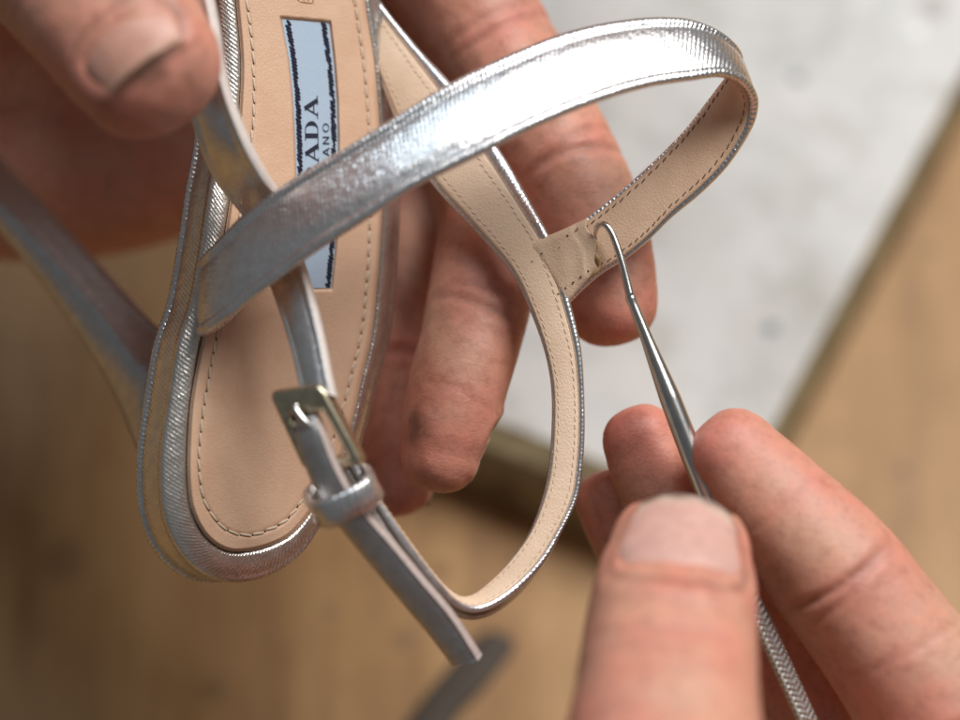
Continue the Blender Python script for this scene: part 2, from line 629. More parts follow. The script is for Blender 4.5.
T = np.array([(150, -620), (172, -500), (200, -330), (222, -160), (236, 0), (241, 60), (240, 100), (236, 150), (230, 200), (222, 250), (212, 300), (201, 345), (191, 400), (188, 440), (187.5, 475), (191, 507), (201, 530), (214, 544), (228, 551), (243, 552), (267, 547), (290, 536), (309, 515), (329, 485), (345, 447), (354, 415), (362, 378), (371, 340), (377, 290), (382, 220), (382, 170), (379, 115), (374, 60), (365, 0), (352, -160), (352, -330), (364, -500), (372, -620)], float)  # starts and ends in an unseen forefoot, lengthened to shade the palm
R = np.array([(132, -620), (155, -500), (184, -330), (207, -160), (221, 0), (225, 60), (224, 100), (221, 145), (213, 190), (205, 245), (195, 300), (181, 345), (172, 400), (166, 440), (164, 472), (166, 508), (174, 535), (188, 557), (208, 573), (234, 580), (268, 574), (299, 554), (319, 526), (340, 492), (357, 452), (367, 418), (377, 378), (388, 340), (394, 290), (398, 220), (398, 165), (394, 115), (388, 60), (378, 0), (365, -160), (366, -330), (378, -500), (388, -620)], float)
NC = 340
TR = catmull(np.hstack([T, np.zeros((len(T), 1)), R]), NC)
Tc, Rc = TR[:, :2], TR[:, 3:5]
tang = unit(np.gradient(Rc, axis=0))
outw = np.stack([-tang[:, 1], tang[:, 0]], 1)
if np.mean(np.sum(outw * (Rc - Rc.mean(0)), 1)) < 0: outw = -outw
WSH = np.array([-27.0, 1.0])


def ring(base, off_px, z_add, wall=0.0):
    q = base + outw * off_px + WSH * wall
    zz = zsole(base[:, 0], base[:, 1]) + z_add - 5.2 * wall
    return np.array([P(q[i, 0], q[i, 1], zz[i]) for i in range(NC)])


def ring_lerp(k, z_add, bul=0):
    b = Tc * (1 - k) + Rc * k
    zz = zsole(b[:, 0], b[:, 1]) + z_add
    return np.array([P(b[i, 0], b[i, 1], zz[i]) for i in range(NC)])


arc = np.concatenate([[0], np.cumsum(np.linalg.norm(np.diff(Rc, axis=0), axis=1))]) * .1324


def loft(name, rings, vs, mat, parent):
    n = len(rings)
    v = np.stack(rings, 0)
    uv = np.stack(np.broadcast_arrays(arc[None, :], np.asarray(vs)[:, None]), -1)
    f = grid_faces(n, NC, flip=True)
    f.append([i * NC for i in range(n)])
    f.append([i * NC + NC - 1 for i in range(n)][::-1])
    return build(name, v.reshape(-1, 3), f, mat, parent, uv=uv.reshape(-1, 2))


rim = loft("rim", [ring_lerp(-.5, -1.5), ring_lerp(-.03, -.9), ring_lerp(.05, -.40), ring_lerp(.2, -.34), ring_lerp(.5, -.58), ring_lerp(.8, -.88), ring_lerp(.93, -1.12),
                   ring(Rc, 1.4, -1.15), ring(Rc, 2.6, -1.3, .04), ring(Rc, 2.6, -1.5, .12), ring(Rc, .2, -1.6, .19),
                   ring(Rc, -.2, -1.6, .26), ring(Rc, .4, -1.6, .5), ring(Rc, .3, -1.6, .8), ring(Rc, -1.2, -1.6, .86), ring(Rc, -6, -1.6, .88)],
           [0, .6, .8, 1.2, 2.0, 2.8, 3.2, 3.6, 4.0, 4.4, 4.9, 5.4, 7, 9, 9.4, 10], SILVER_RIM, sandal)
outs = [ring(Rc, -5, -1.6, .885), ring(Rc, .6, -1.6, .885), ring(Rc, 1.8, -1.6, .91), ring(Rc, 1.8, -1.6, .97), ring(Rc, .4, -1.6, 1.01), ring(Rc, -2, -1.6, 1.02)]
v = np.stack(outs, 0).reshape(-1, 3)
f = grid_faces(len(outs), NC, flip=True)
for off in (0, (len(outs) - 1) * NC):
    for i in range(NC // 2 - 1):
        q = [off + i, off + i + 1, off + NC - 2 - i, off + NC - 1 - i]
        f.append(q if off else q[::-1])
uv = np.stack(np.broadcast_arrays(arc[None, :], np.arange(len(outs))[:, None] * .5), -1).reshape(-1, 2)
build("outsole", v, f, SILVER, sandal, uv=uv)

# insole: fine sheet with a sunk window for the label and a stitched groove
STL = catmull(np.array([(238, -110, 0), (247, 0, 0), (252, 40, 0), (254, 75, 0), (254, 110, 0), (250, 150, 0), (244, 195, 0), (235, 240, 0), (226, 290, 0), (219, 325, 0), (212, 360, 0), (205, 400, 0), (200, 440, 0), (199, 470, 0), (203, 497, 0), (212, 515, 0), (224, 528, 0), (238, 534, 0), (253, 535, 0), (268, 530, 0), (285, 521, 0), (300, 503, 0), (318, 473, 0), (333, 440, 0), (343, 408, 0), (352, 372, 0), (361, 335, 0), (366, 290, 0), (370, 220, 0), (370, 165, 0), (368, 115, 0), (363, 60, 0), (354, 0, 0), (335, -110, 0)], float), 500)[:, :2]
LY = [17, 60, 100, 140, 200, 250, 291]
LXL = [280, 288, 292, 294, 296, 297, 296]
LXR = [330, 335, 338, 339, 339, 336, 332]


def poly_dist(x, y, line, stride=1):
    d = np.full(x.shape, 1e9)
    for a, b in zip(line[:-1], line[1:]):
        e = b - a
        t = np.clip(((x - a[0]) * e[0] + (y - a[1]) * e[1]) / max(e @ e, 1e-9), 0, 1)
        d = np.minimum(d, (x - a[0] - t * e[0]) ** 2 + (y - a[1] - t * e[1]) ** 2)
    return np.sqrt(d)


ly0, ly1 = 17.0, 290.0


def label_in(x, y, pad=0.0, soft=1.2):
    top = ly0 + (x - 281) * .09
    xl, xr = np.interp(y, LY, LXL), np.interp(y, LY, LXR)
    return (smoothstep(-soft, soft, x - xl - pad) * smoothstep(-soft, soft, xr - pad - x)
            * smoothstep(-soft, soft, y - top - pad) * smoothstep(-soft, soft, ly1 - pad - y))


NR, NCc = 460, 230
vv = np.linspace(0, 1, NR)
ys = -125 + (551.6 + 125) * np.where(vv < .8, vv / .8 * .84, .84 + .16 * np.sin((vv - .8) / .2 * np.pi / 2))
ys = np.concatenate([np.linspace(-615, -130, 40), ys]); NR = len(ys)
half = np.argmax(Tc[:, 1])
xl = np.interp(ys, Tc[:half + 1, 1], Tc[:half + 1, 0])
xr = np.interp(ys, Tc[half:, 1][::-1], Tc[half:, 0][::-1])
uu = np.linspace(0, 1, NCc)
X = xl[:, None] + (xr - xl)[:, None] * uu[None]
Y = np.broadcast_to(ys[:, None], X.shape).copy()
edge = poly_dist(X, Y, Tc)
sd = poly_dist(X, Y, STL, 1)


def insole_h(x, y, edge=None, sd=None, sink=True):
    h = 0.62 - .25 * np.exp(-((x - 285) / 60.0) ** 2)
    if edge is not None:
        h = h - .85 * (1 - smoothstep(0, 5.0, edge)) ** 2
    if sd is not None:
        h = h - .22 * np.exp(-(sd / 2.2) ** 2)
    if sink:
        h = h - .60 * label_in(x, y)
    return h


H = insole_h(X, Y, edge, sd)
ZS = zsole(X, Y) + H
v = np.empty(X.shape + (3,))
D = FOCUS - ZS / 1000
v = CAM + FWD * D[..., None] + RIGHT * ((X - 480) * KPX * D)[..., None] + UP * (-(Y - 360) * KPX * D)[..., None]
insole = build("insole", v.reshape(-1, 3), grid_faces(NR, NCc), TAN, sandal)


def S(x, y, h):
    """point on the insole surface, h mm above the flat sheet"""
    return P(x, y, zsole(x, y) + float(insole_h(np.array(x), np.array(y), sink=False)) + h)


sp = Soup(); hp = Soup()
L = np.concatenate([[0], np.cumsum(np.linalg.norm(np.diff(STL, axis=0), axis=1))])
x = 3.0
while x + 12 < L[-1]:
    p = [np.interp(x + e, L, STL[:, 0]) for e in (0, 10.5)]
    q = [np.interp(x + e, L, STL[:, 1]) for e in (0, 10.5)]
    sk = rng.normal(0, .35)
    capsule(sp, S(p[0] - .7 + sk, q[0] - .7, -.10), S(p[1] + .7 + sk, q[1] + .7, -.02), .00017)
    hx, hy = np.interp(x + 12, L, STL[:, 0]), np.interp(x + 12, L, STL[:, 1])
    capsule(hp, S(hx - .5, hy - .7, -.20), S(hx + .5, hy + .7, -.20), .00016)
    x += 13.4 * (1 + rng.normal(0, .05))
st = build("stitching", sp.verts(), sp.f, THREAD, insole)
build("needle_hole", hp.verts(), hp.f, HOLE, insole)["kind"] = "stuff"

# label with woven navy borders and print
n1, n2 = 60, 14
lv = []
for i in range(n1):
    for j in range(n2):
        k = j / (n2 - 1)
        y = ly0 + 2 + (ly1 - ly0 - 4) * i / (n1 - 1)
        xa, xb = np.interp(y, LY, LXL) + 1.2, np.interp(y, LY, LXR) - 1.2
        xx = xa + (xb - xa) * k
        yy = y + (1 - i / (n1 - 1)) * (xx - 281) * .09
        lv.append(S(xx, yy, -.50 + .12 * math.sin(k * math.pi)))
label = build("label", lv, grid_faces(n1, n2), LABEL, insole)


def lab_h(x, y):
    k = (x - np.interp(y, LY, LXL)) / (np.interp(y, LY, LXR) - np.interp(y, LY, LXL))
    return -.50 + .12 * math.sin(min(max(k, 0), 1) * math.pi)


sp = Soup()
for side, fn in ((0, lambda y: np.interp(y, [17, 60, 100, 140, 200, 290], [287, 294, 298, 299.5, 301, 301])),
                 (1, lambda y: np.interp(y, [20, 60, 100, 140, 200, 250, 290], [323, 329, 332.5, 334, 334, 331.5, 327.5]))):
    y = 20.0 + 2.5 * side
    while y < 286:
        ln = 3.0 + rng.random() * 2.8
        wj = rng.normal(0, .5)
        for w in (-1.1, 0.2, 1.3):
            if rng.random() < .10: continue
            dx = 1.3
            xa, xb = fn(y) + w - dx + wj * .4, fn(y + ln) + w + dx + wj * .4
            capsule(sp, S(xa, y, lab_h(xa, y) + .05), S(xb, y + ln, lab_h(xb, y + ln) + .05), .000125 + .00003 * rng.random(), 5)
        y += ln * .82
build("border", sp.verts(), sp.f, NAVY, label)


# lettering. glyphs are lists of convex polygons in an em box (x right, y up, cap height 1)
def quad(x0, y0, x1, y1): return [(x0, y0), (x1, y0), (x1, y1), (x0, y1)]


def stroke(p, q, w):
    d = np.array([q[0] - p[0], q[1] - p[1]]); d = d / np.linalg.norm(d); n = np.array([-d[1], d[0]]) * w / 2
    return [tuple(np.array(p) + n), tuple(np.array(p) - n), tuple(np.array(q) - n), tuple(np.array(q) + n)]


def arc_band(cx, cy, rx, ry, a0, a1, w0, w1, n=12):
    out = []
    for i in range(n):
        b = [a0 + (a1 - a0) * (i + k) / n for k in (0, 1)]
        pts = []
        for t in b:
            ww = w0 + (w1 - w0) * abs(math.cos(t))
            pts.append(((cx + rx * math.cos(t), cy + ry * math.sin(t)), (cx + (rx - ww) * math.cos(t), cy + (ry - ww * .6) * math.sin(t))))
        out.append([pts[0][0], pts[1][0], pts[1][1], pts[0][1]])
    return out


G = {
    'A': ([stroke((.10, 0), (.50, 1), .085), stroke((.44, 1.0), (.86, 0), .24), quad(.22, .27, .72, .35), quad(-.05, 0, .27, .06), quad(.62, 0, 1.08, .06)], 1.06),
    'D': ([quad(.10, 0, .34, 1), quad(-.02, 0, .10, .06), quad(-.02, .94, .10, 1), quad(.34, .94, .52, 1), quad(.34, 0, .52, .06)] + arc_band(.50, .5, .44, .5, -math.pi / 2, math.pi / 2, .07, .23), 1.04),
    'R': ([quad(.10, 0, .34, 1), quad(-.02, 0, .46, .06), quad(-.02, .94, .10, 1), quad(.34, .94, .52, 1), quad(.34, .46, .52, .52), stroke((.50, .50), (.88, 0), .22), quad(.74, 0, 1.02, .06)] + arc_band(.50, .73, .36, .27, -math.pi / 2, math.pi / 2, .07, .22), 1.0),
    'P': ([quad(.10, 0, .34, 1), quad(-.02, 0, .46, .06), quad(-.02, .94, .10, 1), quad(.34, .94, .52, 1), quad(.34, .42, .52, .48)] + arc_band(.50, .71, .38, .29, -math.pi / 2, math.pi / 2, .07, .22), .92),
}
w_ = .17
GS = {
    'M': ([quad(.06, 0, .06 + w_, 1), quad(.84, 0, .84 + w_, 1), stroke((.14, .98), (.53, .1), w_), stroke((.93, .98), (.53, .1), w_)], 1.15),
    'I': ([quad(.06, 0, .06 + w_, 1)], .36),
    'L': ([quad(.06, 0, .06 + w_, 1), quad(.06, 0, .66, w_)], .78),
    'A': ([stroke((.05, 0), (.44, 1), w_), stroke((.44, 1), (.84, 0), w_), quad(.2, .27, .70, .27 + w_ * .8)], .96),
    'N': ([quad(.06, 0, .06 + w_, 1), quad(.72, 0, .72 + w_, 1), stroke((.13, .96), (.80, .04), w_)], 1.05),
    'O': (arc_band(.52, .5, .48, .5, 0, 2 * math.pi, w_ * .95, w_, 20), 1.08),
}


def lettering(name, word, font, cap_x0, cap_x1, y_end, letter_scale, gap, parent):
    """word reads upward in the photo; letter tops point left. y_end is where the last letter ends"""
    sp = Soup()
    total = sum(font[ch][1] for ch in word) + gap * (len(word) - 1)
    ypos = y_end + total * letter_scale
    for ch in word:
        for pg in font[ch][0]:
            top, bot = [], []
            for (gx, gy) in pg:
                # subdivide not needed at this size
                yy = ypos - gx * letter_scale
                xx = cap_x1 + (cap_x0 - cap_x1) * gy + (130 - yy) * -.018
                top.append(S(xx, yy, lab_h(xx, yy) + .055)); bot.append(S(xx, yy, lab_h(xx, yy) - .02))
            k = len(pg)
            sp.add(np.array(top + bot), [list(range(k)), list(range(k, 2 * k))[::-1]] + [[i, i + k, (i + 1) % k + k, (i + 1) % k] for i in range(k)])
        ypos -= (font[ch][1] + gap) * letter_scale
    return build(name, sp.verts(), sp.f, NAVY, parent, smooth=False)


lettering("lettering", "PRADA", G, 305.0, 318.3, 96.0, 20.5, .06, label)
lettering("lettering", "MILANO", GS, 322.6, 329.2, 122.5, 9.6, .22, label)

# a corner of the stamped mark above the label
sp = Soup()
for (a, b) in (((297, -3), (299, 1.8)), ((299, 1.8), (313, 3.6)), ((313, 3.6), (313, -3)), ((303, -4), (304, 1.0)), ((308, -4), (308.5, 1.6)), ((296, -8), (313, -6)), ((297, -3), (296, -8)), ((313, -3), (313, -6))):
    capsule(sp, S(a[0], a[1], -.02), S(b[0], b[1], -.02), .00010)
build("stamped_mark", sp.verts(), sp.f, EMBOSS, insole)

# heel
HS = [((-120, 95), (-98, 78), (-80, 62), -56), ((-60, 165), (-42, 148), (-24, 130), -44), ((0, 232), (20, 217), (38, 200), -33), ((47, 290), (68, 273), (86, 252), -26), ((90, 352), (112, 328), (130, 300), -19),
      ((112, 390), (127, 355), (146, 318), -15.5), ((127, 425), (139, 374), (158, 330), -13), ((138, 450), (150, 384), (170, 336), -11), ((150, 470), (172, 400), (186, 345), -10)]
rows = []
for (a, m_, b, z) in HS:
    am = ((a[0] + m_[0]) / 2 - 2, (a[1] + m_[1]) / 2 - 1)
    rows.append(np.concatenate([P(a[0], a[1], z - 2.5), P(am[0], am[1], z - .2), P(m_[0], m_[1], z + .6), P((m_[0] + b[0]) / 2, (m_[1] + b[1]) / 2, z - 1.6), P(b[0], b[1], z - 4.5),
                                P(b[0] + 3, b[1] + 5, z - 8), P((a[0] + b[0]) / 2 + 4, (a[1] + b[1]) / 2 + 6, z - 10), P(a[0] + 6, a[1] + 2, z - 7)]))
rows = np.array(rows)
ctr = rows.reshape(len(rows), 8, 3).mean(1)
rr = catmull(np.hstack([ctr, rows]), 60)[:, 3:].reshape(60, 8, 3)
# round the section
up = []
for i in range(60):
    loop = rr[i]
    c = []
    for k in range(8):
        p0, p1, p2, p3 = loop[k - 1], loop[k], loop[(k + 1) % 8], loop[(k + 2) % 8]
        for t in (0, .25, .5, .75):
            c.append(.5 * (2 * p1 + (p2 - p0) * t + (2 * p0 - 5 * p1 + 4 * p2 - p3) * t * t + (3 * p1 - p0 - 3 * p2 + p3) * t**3))
    up.append(c)
up = np.array(up)
f = grid_faces(60, 32, wrap_m=True)
f += [list(range(32))[::-1], [59 * 32 + k for k in range(32)]]
uvh = np.stack(np.broadcast_arrays(np.arange(60)[:, None] * 1.0, np.arange(32)[None] * .5), -1).reshape(-1, 2)
heel = build("heel", up.reshape(-1, 3), f, SILVER_HEEL, sandal, uv=uvh)


def leather_strap(name, rb, prof, mat, lin_mat, lin_t, stitch=None, i_lin=(0, None), inset=.055, inset2=None):
    v, f, uv = rb.sweep(prof)
    o = build(name, v, f, mat, sandal, uv=uv)
    if lin_mat:
        v, f, uv = rb.sweep(lining_profile(lin_t, inset, inset2), i_lin[0], i_lin[1])
        ln = build("lining", v, f, lin_mat, o, uv=uv)
        if stitch:
            mat_s, us, pitch, length, r = stitch
            sp = Soup()
            for u in us:
                s = rb.stitches(u, -lin_t * 1.0, pitch, length, r, i_lin[0], i_lin[1], .006)
                sp.add(s.verts(), s.f)
            build("stitching", sp.verts(), sp.f, mat_s, ln)
    return o


def pairs_tilt(rows):
    return [(a, b, c, d, z - t, z + t) for (a, b, c, d, z, t) in rows]


ANK = pairs_tilt([(246, 242, 252, 290, .2, 1.0), (236, 247, 240, 310, .8, 1.1), (222, 253, 223, 326, 2.2, 1.3), (208.5, 260, 205, 335, 4.6, 1.5), (213, 253, 212, 331, 7.6, 1.7), (226, 240, 231, 317, 9.6, 1.9), (247, 218, 262, 292, 11.4, 2.1), (293, 184, 318, 251, 13.6, 2.3), (340, 156, 368, 219, 15.0, 2.4), (383, 130, 412, 190, 15.6, 2.4),
                  (447, 90, 475, 158, 15.6, 2.5), (510, 59, 535, 128, 14.6, 2.5), (570, 36, 590, 105, 12.8, 2.5), (630, 24, 645, 88, 10, 2.3), (680, 23, 692, 80.5, 7.5, 2.2), (709, 32, 721, 77.5, 5.3, 2.1), (727, 46, 741, 86, 3.2, 2.0), (734, 58, 750.5, 103, 1.0, 1.9), (731, 70, 749, 121, -.4, 1.7), (720, 84, 741, 140, -1.2, 1.5),
                  (706, 103, 724, 166, -1.6, 1.3), (686, 129, 699, 192, -1.7, 1.0), (663, 153, 672, 215, -1.5, .7), (634, 180, 648, 239, -1.3, .4), (606, 204, 625, 258, -1.2, .2), (583, 221, 601, 273, -1.15, .1), (560, 236, 579, 292, -1.5, .1), (546, 245, 567, 303, -2.3, .3)])
ankle = Ribbon(ANK, 330)
leather_strap("ankle_strap", ankle, strap_profile(.0010, .12, .12), SILVER, LINING, .00055, (THREAD_BROWN, (.125, .875), .00118, .00075, .00010), (0, 330), .05)

BACK = [(352, 10, 360, -30, -15, -15), (366, 40, 384, 8, -14, -14), (380, 78, 418, 50, -12, -12), (402, 132, 451, 87, -9.2, -9.2), (432, 181, 495, 147, -6.2, -6.2), (480, 234, 530, 205, -3.2, -3.2), (511, 270, 553, 248, -1.8, -1.8), (530, 308, 570, 306, -.9, -.9), (545, 350, 580, 350, -.2, -.2), (552, 385, 583, 390, .4, .2),
        (553, 420, 583.5, 430, 1, .8), (550.5, 462, 581.5, 465, 1.7, 1.3), (545, 492, 577, 496, 2.3, 1.9), (530, 532, 565, 524, 3.5, 3.0), (508, 563, 545, 560, 4.6, 4.8), (487, 585, 520, 588, 5.2, 6.6), (471, 597, 495, 606, 5.8, 8.3), (457, 598, 474, 612, 6.6, 9.7), (443, 588, 455, 606, 7.5, 11), (428, 571, 437, 588, 8.5, 12.2), (410, 547, 417, 563, 9.4, 13.1), (392, 522, 398, 537, 10.2, 13.9), (375, 497, 380, 510, 10.8, 14.4), (359, 473, 363, 486, 11.3, 14.8), (346, 452, 350, 464, 11.6, 15)]
back = Ribbon(BACK, 300)
leather_strap("back_strap", back, bound_profile(.0011), SILVER_FINE, BAND, .0005, (THREAD_TAN, (.16, .70), .00105, .00072, .00009), (0, 285), .05, .82)

TH = [(183, -60, 205, -60, 12, 14), (188, -20, 211, -20, 13, 15.5), (190, 20, 220, 25, 13, 16), (193, 80, 229, 82, 13, 16), (205, 135, 249, 137, 11, 14.5), (218, 168, 263.5, 166, 8.5, 11.5), (247, 215, 281, 196, 4.5, 6), (262, 248, 293, 230, 5.5, 7.5), (276, 284, 306, 266, 7.5, 9.5), (288, 318, 318, 306, 9.6, 11.6), (298, 352, 327, 345, 11.8, 13.8), (306, 385, 334, 380, 14, 16), (310, 403, 338, 398, 15, 17)]
thin = Ribbon(TH, 130)
# outer normal of this strap faces the camera: swap the edges' order through a reversed profile
prof = [(u, -h) for u, h in cut_profile(.0018)]
v, f, uv = thin.sweep(prof)
bs = build("buckle_strap", v, [q[::-1] for q in f], SILVER_FINE, sandal, uv=uv)


def lit_edge(rb, t, parent, mat):  # pale strip on one cut edge; its colour holds the bright highlight
    v, f, uv = rb.sweep([(.985, -.04 * t), (1.022, -.08 * t), (1.034, -.5 * t), (1.022, -.92 * t), (.985, -1.0 * t)])
    build("lit_edge", v, [q[::-1] for q in f], mat, parent)


lit_edge(thin, .0018, bs, EDGE_LIGHT)

TL = [(300, 421, 319, 413, 13.0, 14.6), (303, 438, 325, 427, 15.2, 16.8), (310, 462, 333, 449, 15.5, 17.2), (321, 488, 344, 474, 15.2, 17.0), (337, 514, 360, 500, 14.5, 16.3), (367, 551, 391, 536, 13.5, 15.3), (400, 591, 424, 576, 12.5, 14.3), (430, 627, 454, 612, 11.5, 13.3), (457, 660.5, 482, 654, 10.6, 12.4)]
tail = Ribbon(TL, 110)
tp = [(0, 0), (-.006, .06), (-.012, .2), (-.012, .75), (.0, .93), (.05, 1.03), (.25, 1.14), (.5, 1.18)]
prof = [(u, -h * .0016) for u, h in tp + [(1 - u, h) for u, h in tp[::-1]][1:]]
v, f, uv = tail.sweep(prof)
ts_ = build("strap_tail", v, [q[::-1] for q in f], silver_leather("worn_silver_strap_leather", .42, .55, 1.25, .00007, (.60, .58, .57, 1)), sandal, uv=uv)
lit_edge(tail, .0017, ts_, plain("dull_lit_edge", lin(196, 178, 170), .55, 0, 1500, .3, .0001))

# keeper loop round both straps
kc = P(343, 495, 15.0)
ka = unit(P(368, 480, 13.2) - P(314, 508, 14.2))
kt = unit(P(352, 520, 12.5) - P(325, 477, 14.5))
kd = unit(np.cross(ka, kt))
if np.dot(kd, -FWD) < 0: kd = -kd
kt = np.cross(kd, ka)
n = 64
th = np.linspace(0, 2 * np.pi, n, endpoint=False)
kr = []
for t in th:
    cx = np.sign(math.cos(t)) * abs(math.cos(t)) ** .70 * .0038
    cz = np.sign(math.sin(t)) * abs(math.sin(t)) ** .66 * .0043
    nrm = unit(ka * math.cos(t) + kd * math.sin(t))
    for (w, h) in [(-.0019, 0), (-.00195, .0006), (-.0015, .00095), (0, .00085), (.0015, .00095), (.00195, .0006), (.0019, 0)]:
        kr.append(kc + ka * cx + kd * cz + kt * w + nrm * h)
f = grid_faces(n, 7, wrap_m=True, wrap_n=True)
uvk = np.stack(np.broadcast_arrays(np.arange(n)[:, None] * .4, np.arange(7)[None] * .6), -1).reshape(-1, 2)
build("keeper", kr, f, SILVER, sandal, uv=uvk)

# buckle: rounded frame with a broad top bar, and its prong
b0, b1, b2, b3 = P(270, 392, 15.2), P(322, 384, 18.2), P(365, 464, 17.4), P(306, 470, 14.4)
ex = b1 - b0; ey = b3 - b0
bn = unit(np.cross(ex, ey))
if np.dot(bn, -FWD) < 0: bn = -bn


def bq(u, v, h):
    return (b0 * (1 - u) * (1 - v) + b1 * u * (1 - v) + b2 * u * v + b3 * (1 - u) * v) + bn * h


def rrect(u0, v0, u1, v1, r, n=7):
    pts = []
    for (cx, cy, a0) in ((u1 - r, v0 + r, -90), (u1 - r, v1 - r, 0), (u0 + r, v1 - r, 90), (u0 + r, v0 + r, 180)):
        for k in range(n):
            a = math.radians(a0 + 90 * k / (n - 1))
            pts.append((cx + r * math.cos(a), cy + r * math.sin(a)))
    return pts


o_ = rrect(0, 0, 1, 1, .10); i_ = rrect(.17, .32, .80, .88, .07)
def lerp2(a, b, k): return [(p[0] + (q[0] - p[0]) * k, p[1] + (q[1] - p[1]) * k) for p, q in zip(a, b)]
layers = [(o_, -.0012), (o_, .0002), (lerp2(o_, i_, .06), .0005), (lerp2(o_, i_, .20), .0007), (lerp2(o_, i_, .78), .0007), (lerp2(o_, i_, .94), .0004), (i_, .0), (i_, -.0012)]
bv = np.array([[bq(u, v_, h) for (u, v_) in lay] for lay, h in layers])
buckle = build("buckle", bv.reshape(-1, 3), grid_faces(8, len(o_), wrap_m=True, wrap_n=True), BRASS, sandal)
pv, pf = tube_rings(catmull(np.array([bq(.40, .20, .0008), bq(.42, .26, .0014), bq(.50, .42, .0014), bq(.57, .58, .0006)]), 20), np.linspace(.00055, .0004, 20), 10)
build("prong", pv, pf, STEEL, buckle)

# tan tab of the back strap lapped over the end of the ankle strap, its edge lifting
nu, nv = 40, 24
tv = []
A0, B0, A1, B1 = (527, 243), (562, 308), (587, 217.5), (600, 266)
for i in range(nu):
    k = i / (nu - 1)
    for j in range(nv):
        q = j / (nv - 1)
        kk = k * (1 - .06 * math.sin(q * 9) * k - .05 * (q - .4) * k)
        x = (A0[0] * (1 - kk) + A1[0] * kk) * (1 - q) + (B0[0] * (1 - kk) + B1[0] * kk) * q
        y = (A0[1] * (1 - kk) + A1[1] * kk) * (1 - q) + (B0[1] * (1 - kk) + B1[1] * kk) * q
        y += 1.6 * math.sin(k * math.pi) * (1 - q)
        z = -1.70 + 1.55 * min(1.0, k / .72) + (.45 + .85 * float(smoothstep(.02, .16, np.array(k)))) * q * (1 - k) + .10 * math.sin(q * math.pi) + .12 * math.sin(k * 14 + q * 5) * .3 + .45 * max(0, k - .8) / .2 * (1 - abs(q - .25)) - .35 * (1 - smoothstep(0, .08, np.array(min(q, 1 - q))))
        tv.append((x, y, float(z)))
top = PA(tv)
bot = PA([(x, y, z - .55) for (x, y, z) in tv])
f = grid_faces(nu, nv) + grid_faces(nu, nv, off=nu * nv, flip=True)
N0 = nu * nv
bl = [j for j in range(nv)] + [i * nv + nv - 1 for i in range(1, nu)] + [(nu - 1) * nv + j for j in range(nv - 2, -1, -1)] + [i * nv for i in range(nu - 2, 0, -1)]
for a, b in zip(bl, bl[1:] + bl[:1]):
    f.append([a, a + N0, b + N0, b][::-1])
tab = build("strap_tab", np.vstack([top, bot]), f, BAND, sandal)
sp = Soup()
for (x, y, dx, dy) in ((567, 236, 2, -1), (559, 247, 1, 1), (580.5, 277, 1.2, -1), (573, 282.5, 1.4, -1), (565.5, 288, 1, -.6), (558, 294, 1, -.8), (541.5, 253, 1, 2), (588, 271, 1.2, -.8), (549, 298, -1, 1.2), (577, 229, 1.4, -.7), (532, 261, .6, 1)):
    kk_ = min(1.0, max(0.0, (x - 545) / 44.0) / .72)
    zz = -1.15 + 1.35 * kk_
    capsule(sp, P(x, y, zz), P(x + dx * .6, y + dy * .6, zz), .00017)
build("needle_hole", sp.verts(), sp.f, HOLE, tab)["kind"] = "stuff"
gl = catmull(PA([(593, 240, -.35), (596, 247, -.30), (595.5, 254, -.35), (599, 261, -.35), (599, 268, -.35), (593, 273.5, -.40), (582, 282, -.45), (571, 290, -.5), (562.5, 298, -.6)]), 60)
gv, gf = tube_rings(gl, .00026 + .00012 * np.sin(np.linspace(0, 31, 60)) * np.linspace(1, .5, 60), 8)
build("glue", gv, gf, GLUE, tab)

# ------------------------------------------------------------------ hooked pick
pick = empty("hooked_pick", P(640, 325, 3))
tag(pick, "slim polished steel pick with a hooked tip lifting the end of the strap lining", "hand tool")
path = catmull(PA([(596.5, 239, -.3), (595.5, 233, .5), (597.5, 226.5, 1.4), (603, 224, 2.0), (609, 228.5, 2.3), (615, 241, 2.5), (621, 259, 2.8), (626.5, 280, 3.1), (630.5, 297, 3.4)]), 60)
kx = np.linspace(0, 1, 60)
hook_r = np.interp(kx, [0, .12, .35, .6, 1], [.00012, .00034, .00046, .00050, .00058])
hv, hf = tube_rings(path, hook_r, 16)
build("hook", hv, hf, STEEL, pick)
path = catmull(PA([(629.5, 294, 3.4), (631.5, 300, 3.5), (645, 334, 3.9), (668, 393, 4.7), (690, 450, 5.4), (715, 513, 6.3), (745, 586, 7.3)]), 90)
kx = np.linspace(0, 1, 90)
sh_r = np.interp(kx, [0, .012, .03, .16, .36, .55, .75, 1], [.00056, .00072, .00062, .00084, .00140, .00150, .00140, .00125])
hv, hf = tube_rings(path, sh_r, 24)
build("shaft", hv, hf, STEEL, pick)
m = M("knurled_steel")
obj = m.n('ShaderNodeTexCoord').outputs['UV']
wv = m.n('ShaderNodeTexWave', wave_type='BANDS', bands_direction='X', i_Scale=.42)
m.l(m.mapping(obj, (0, 0, .6)), wv.inputs['Vector'])
wv2 = m.n('ShaderNodeTexWave', wave_type='BANDS', bands_direction='X', i_Scale=.42)
m.l(m.mapping(obj, (0, 0, -.6)), wv2.inputs['Vector'])
m.out_normal(m.bump(m.math('ADD', wv.outputs['Fac'], wv2.outputs['Fac']), .00025, 1.0))
m.set(Metallic=.9, Roughness=.36)
m.b.inputs['Base Color'].default_value = (.78, .75, .70, 1)
path = catmull(PA([(742, 579, 7.2), (765, 628, 7.9), (808, 722, 9.4), (860, 840, 11.2), (900, 930, 12.6)]), 120)
hv, hf = tube_rings(path, .00125 + .00007 * (np.arange(120) % 2), 24)
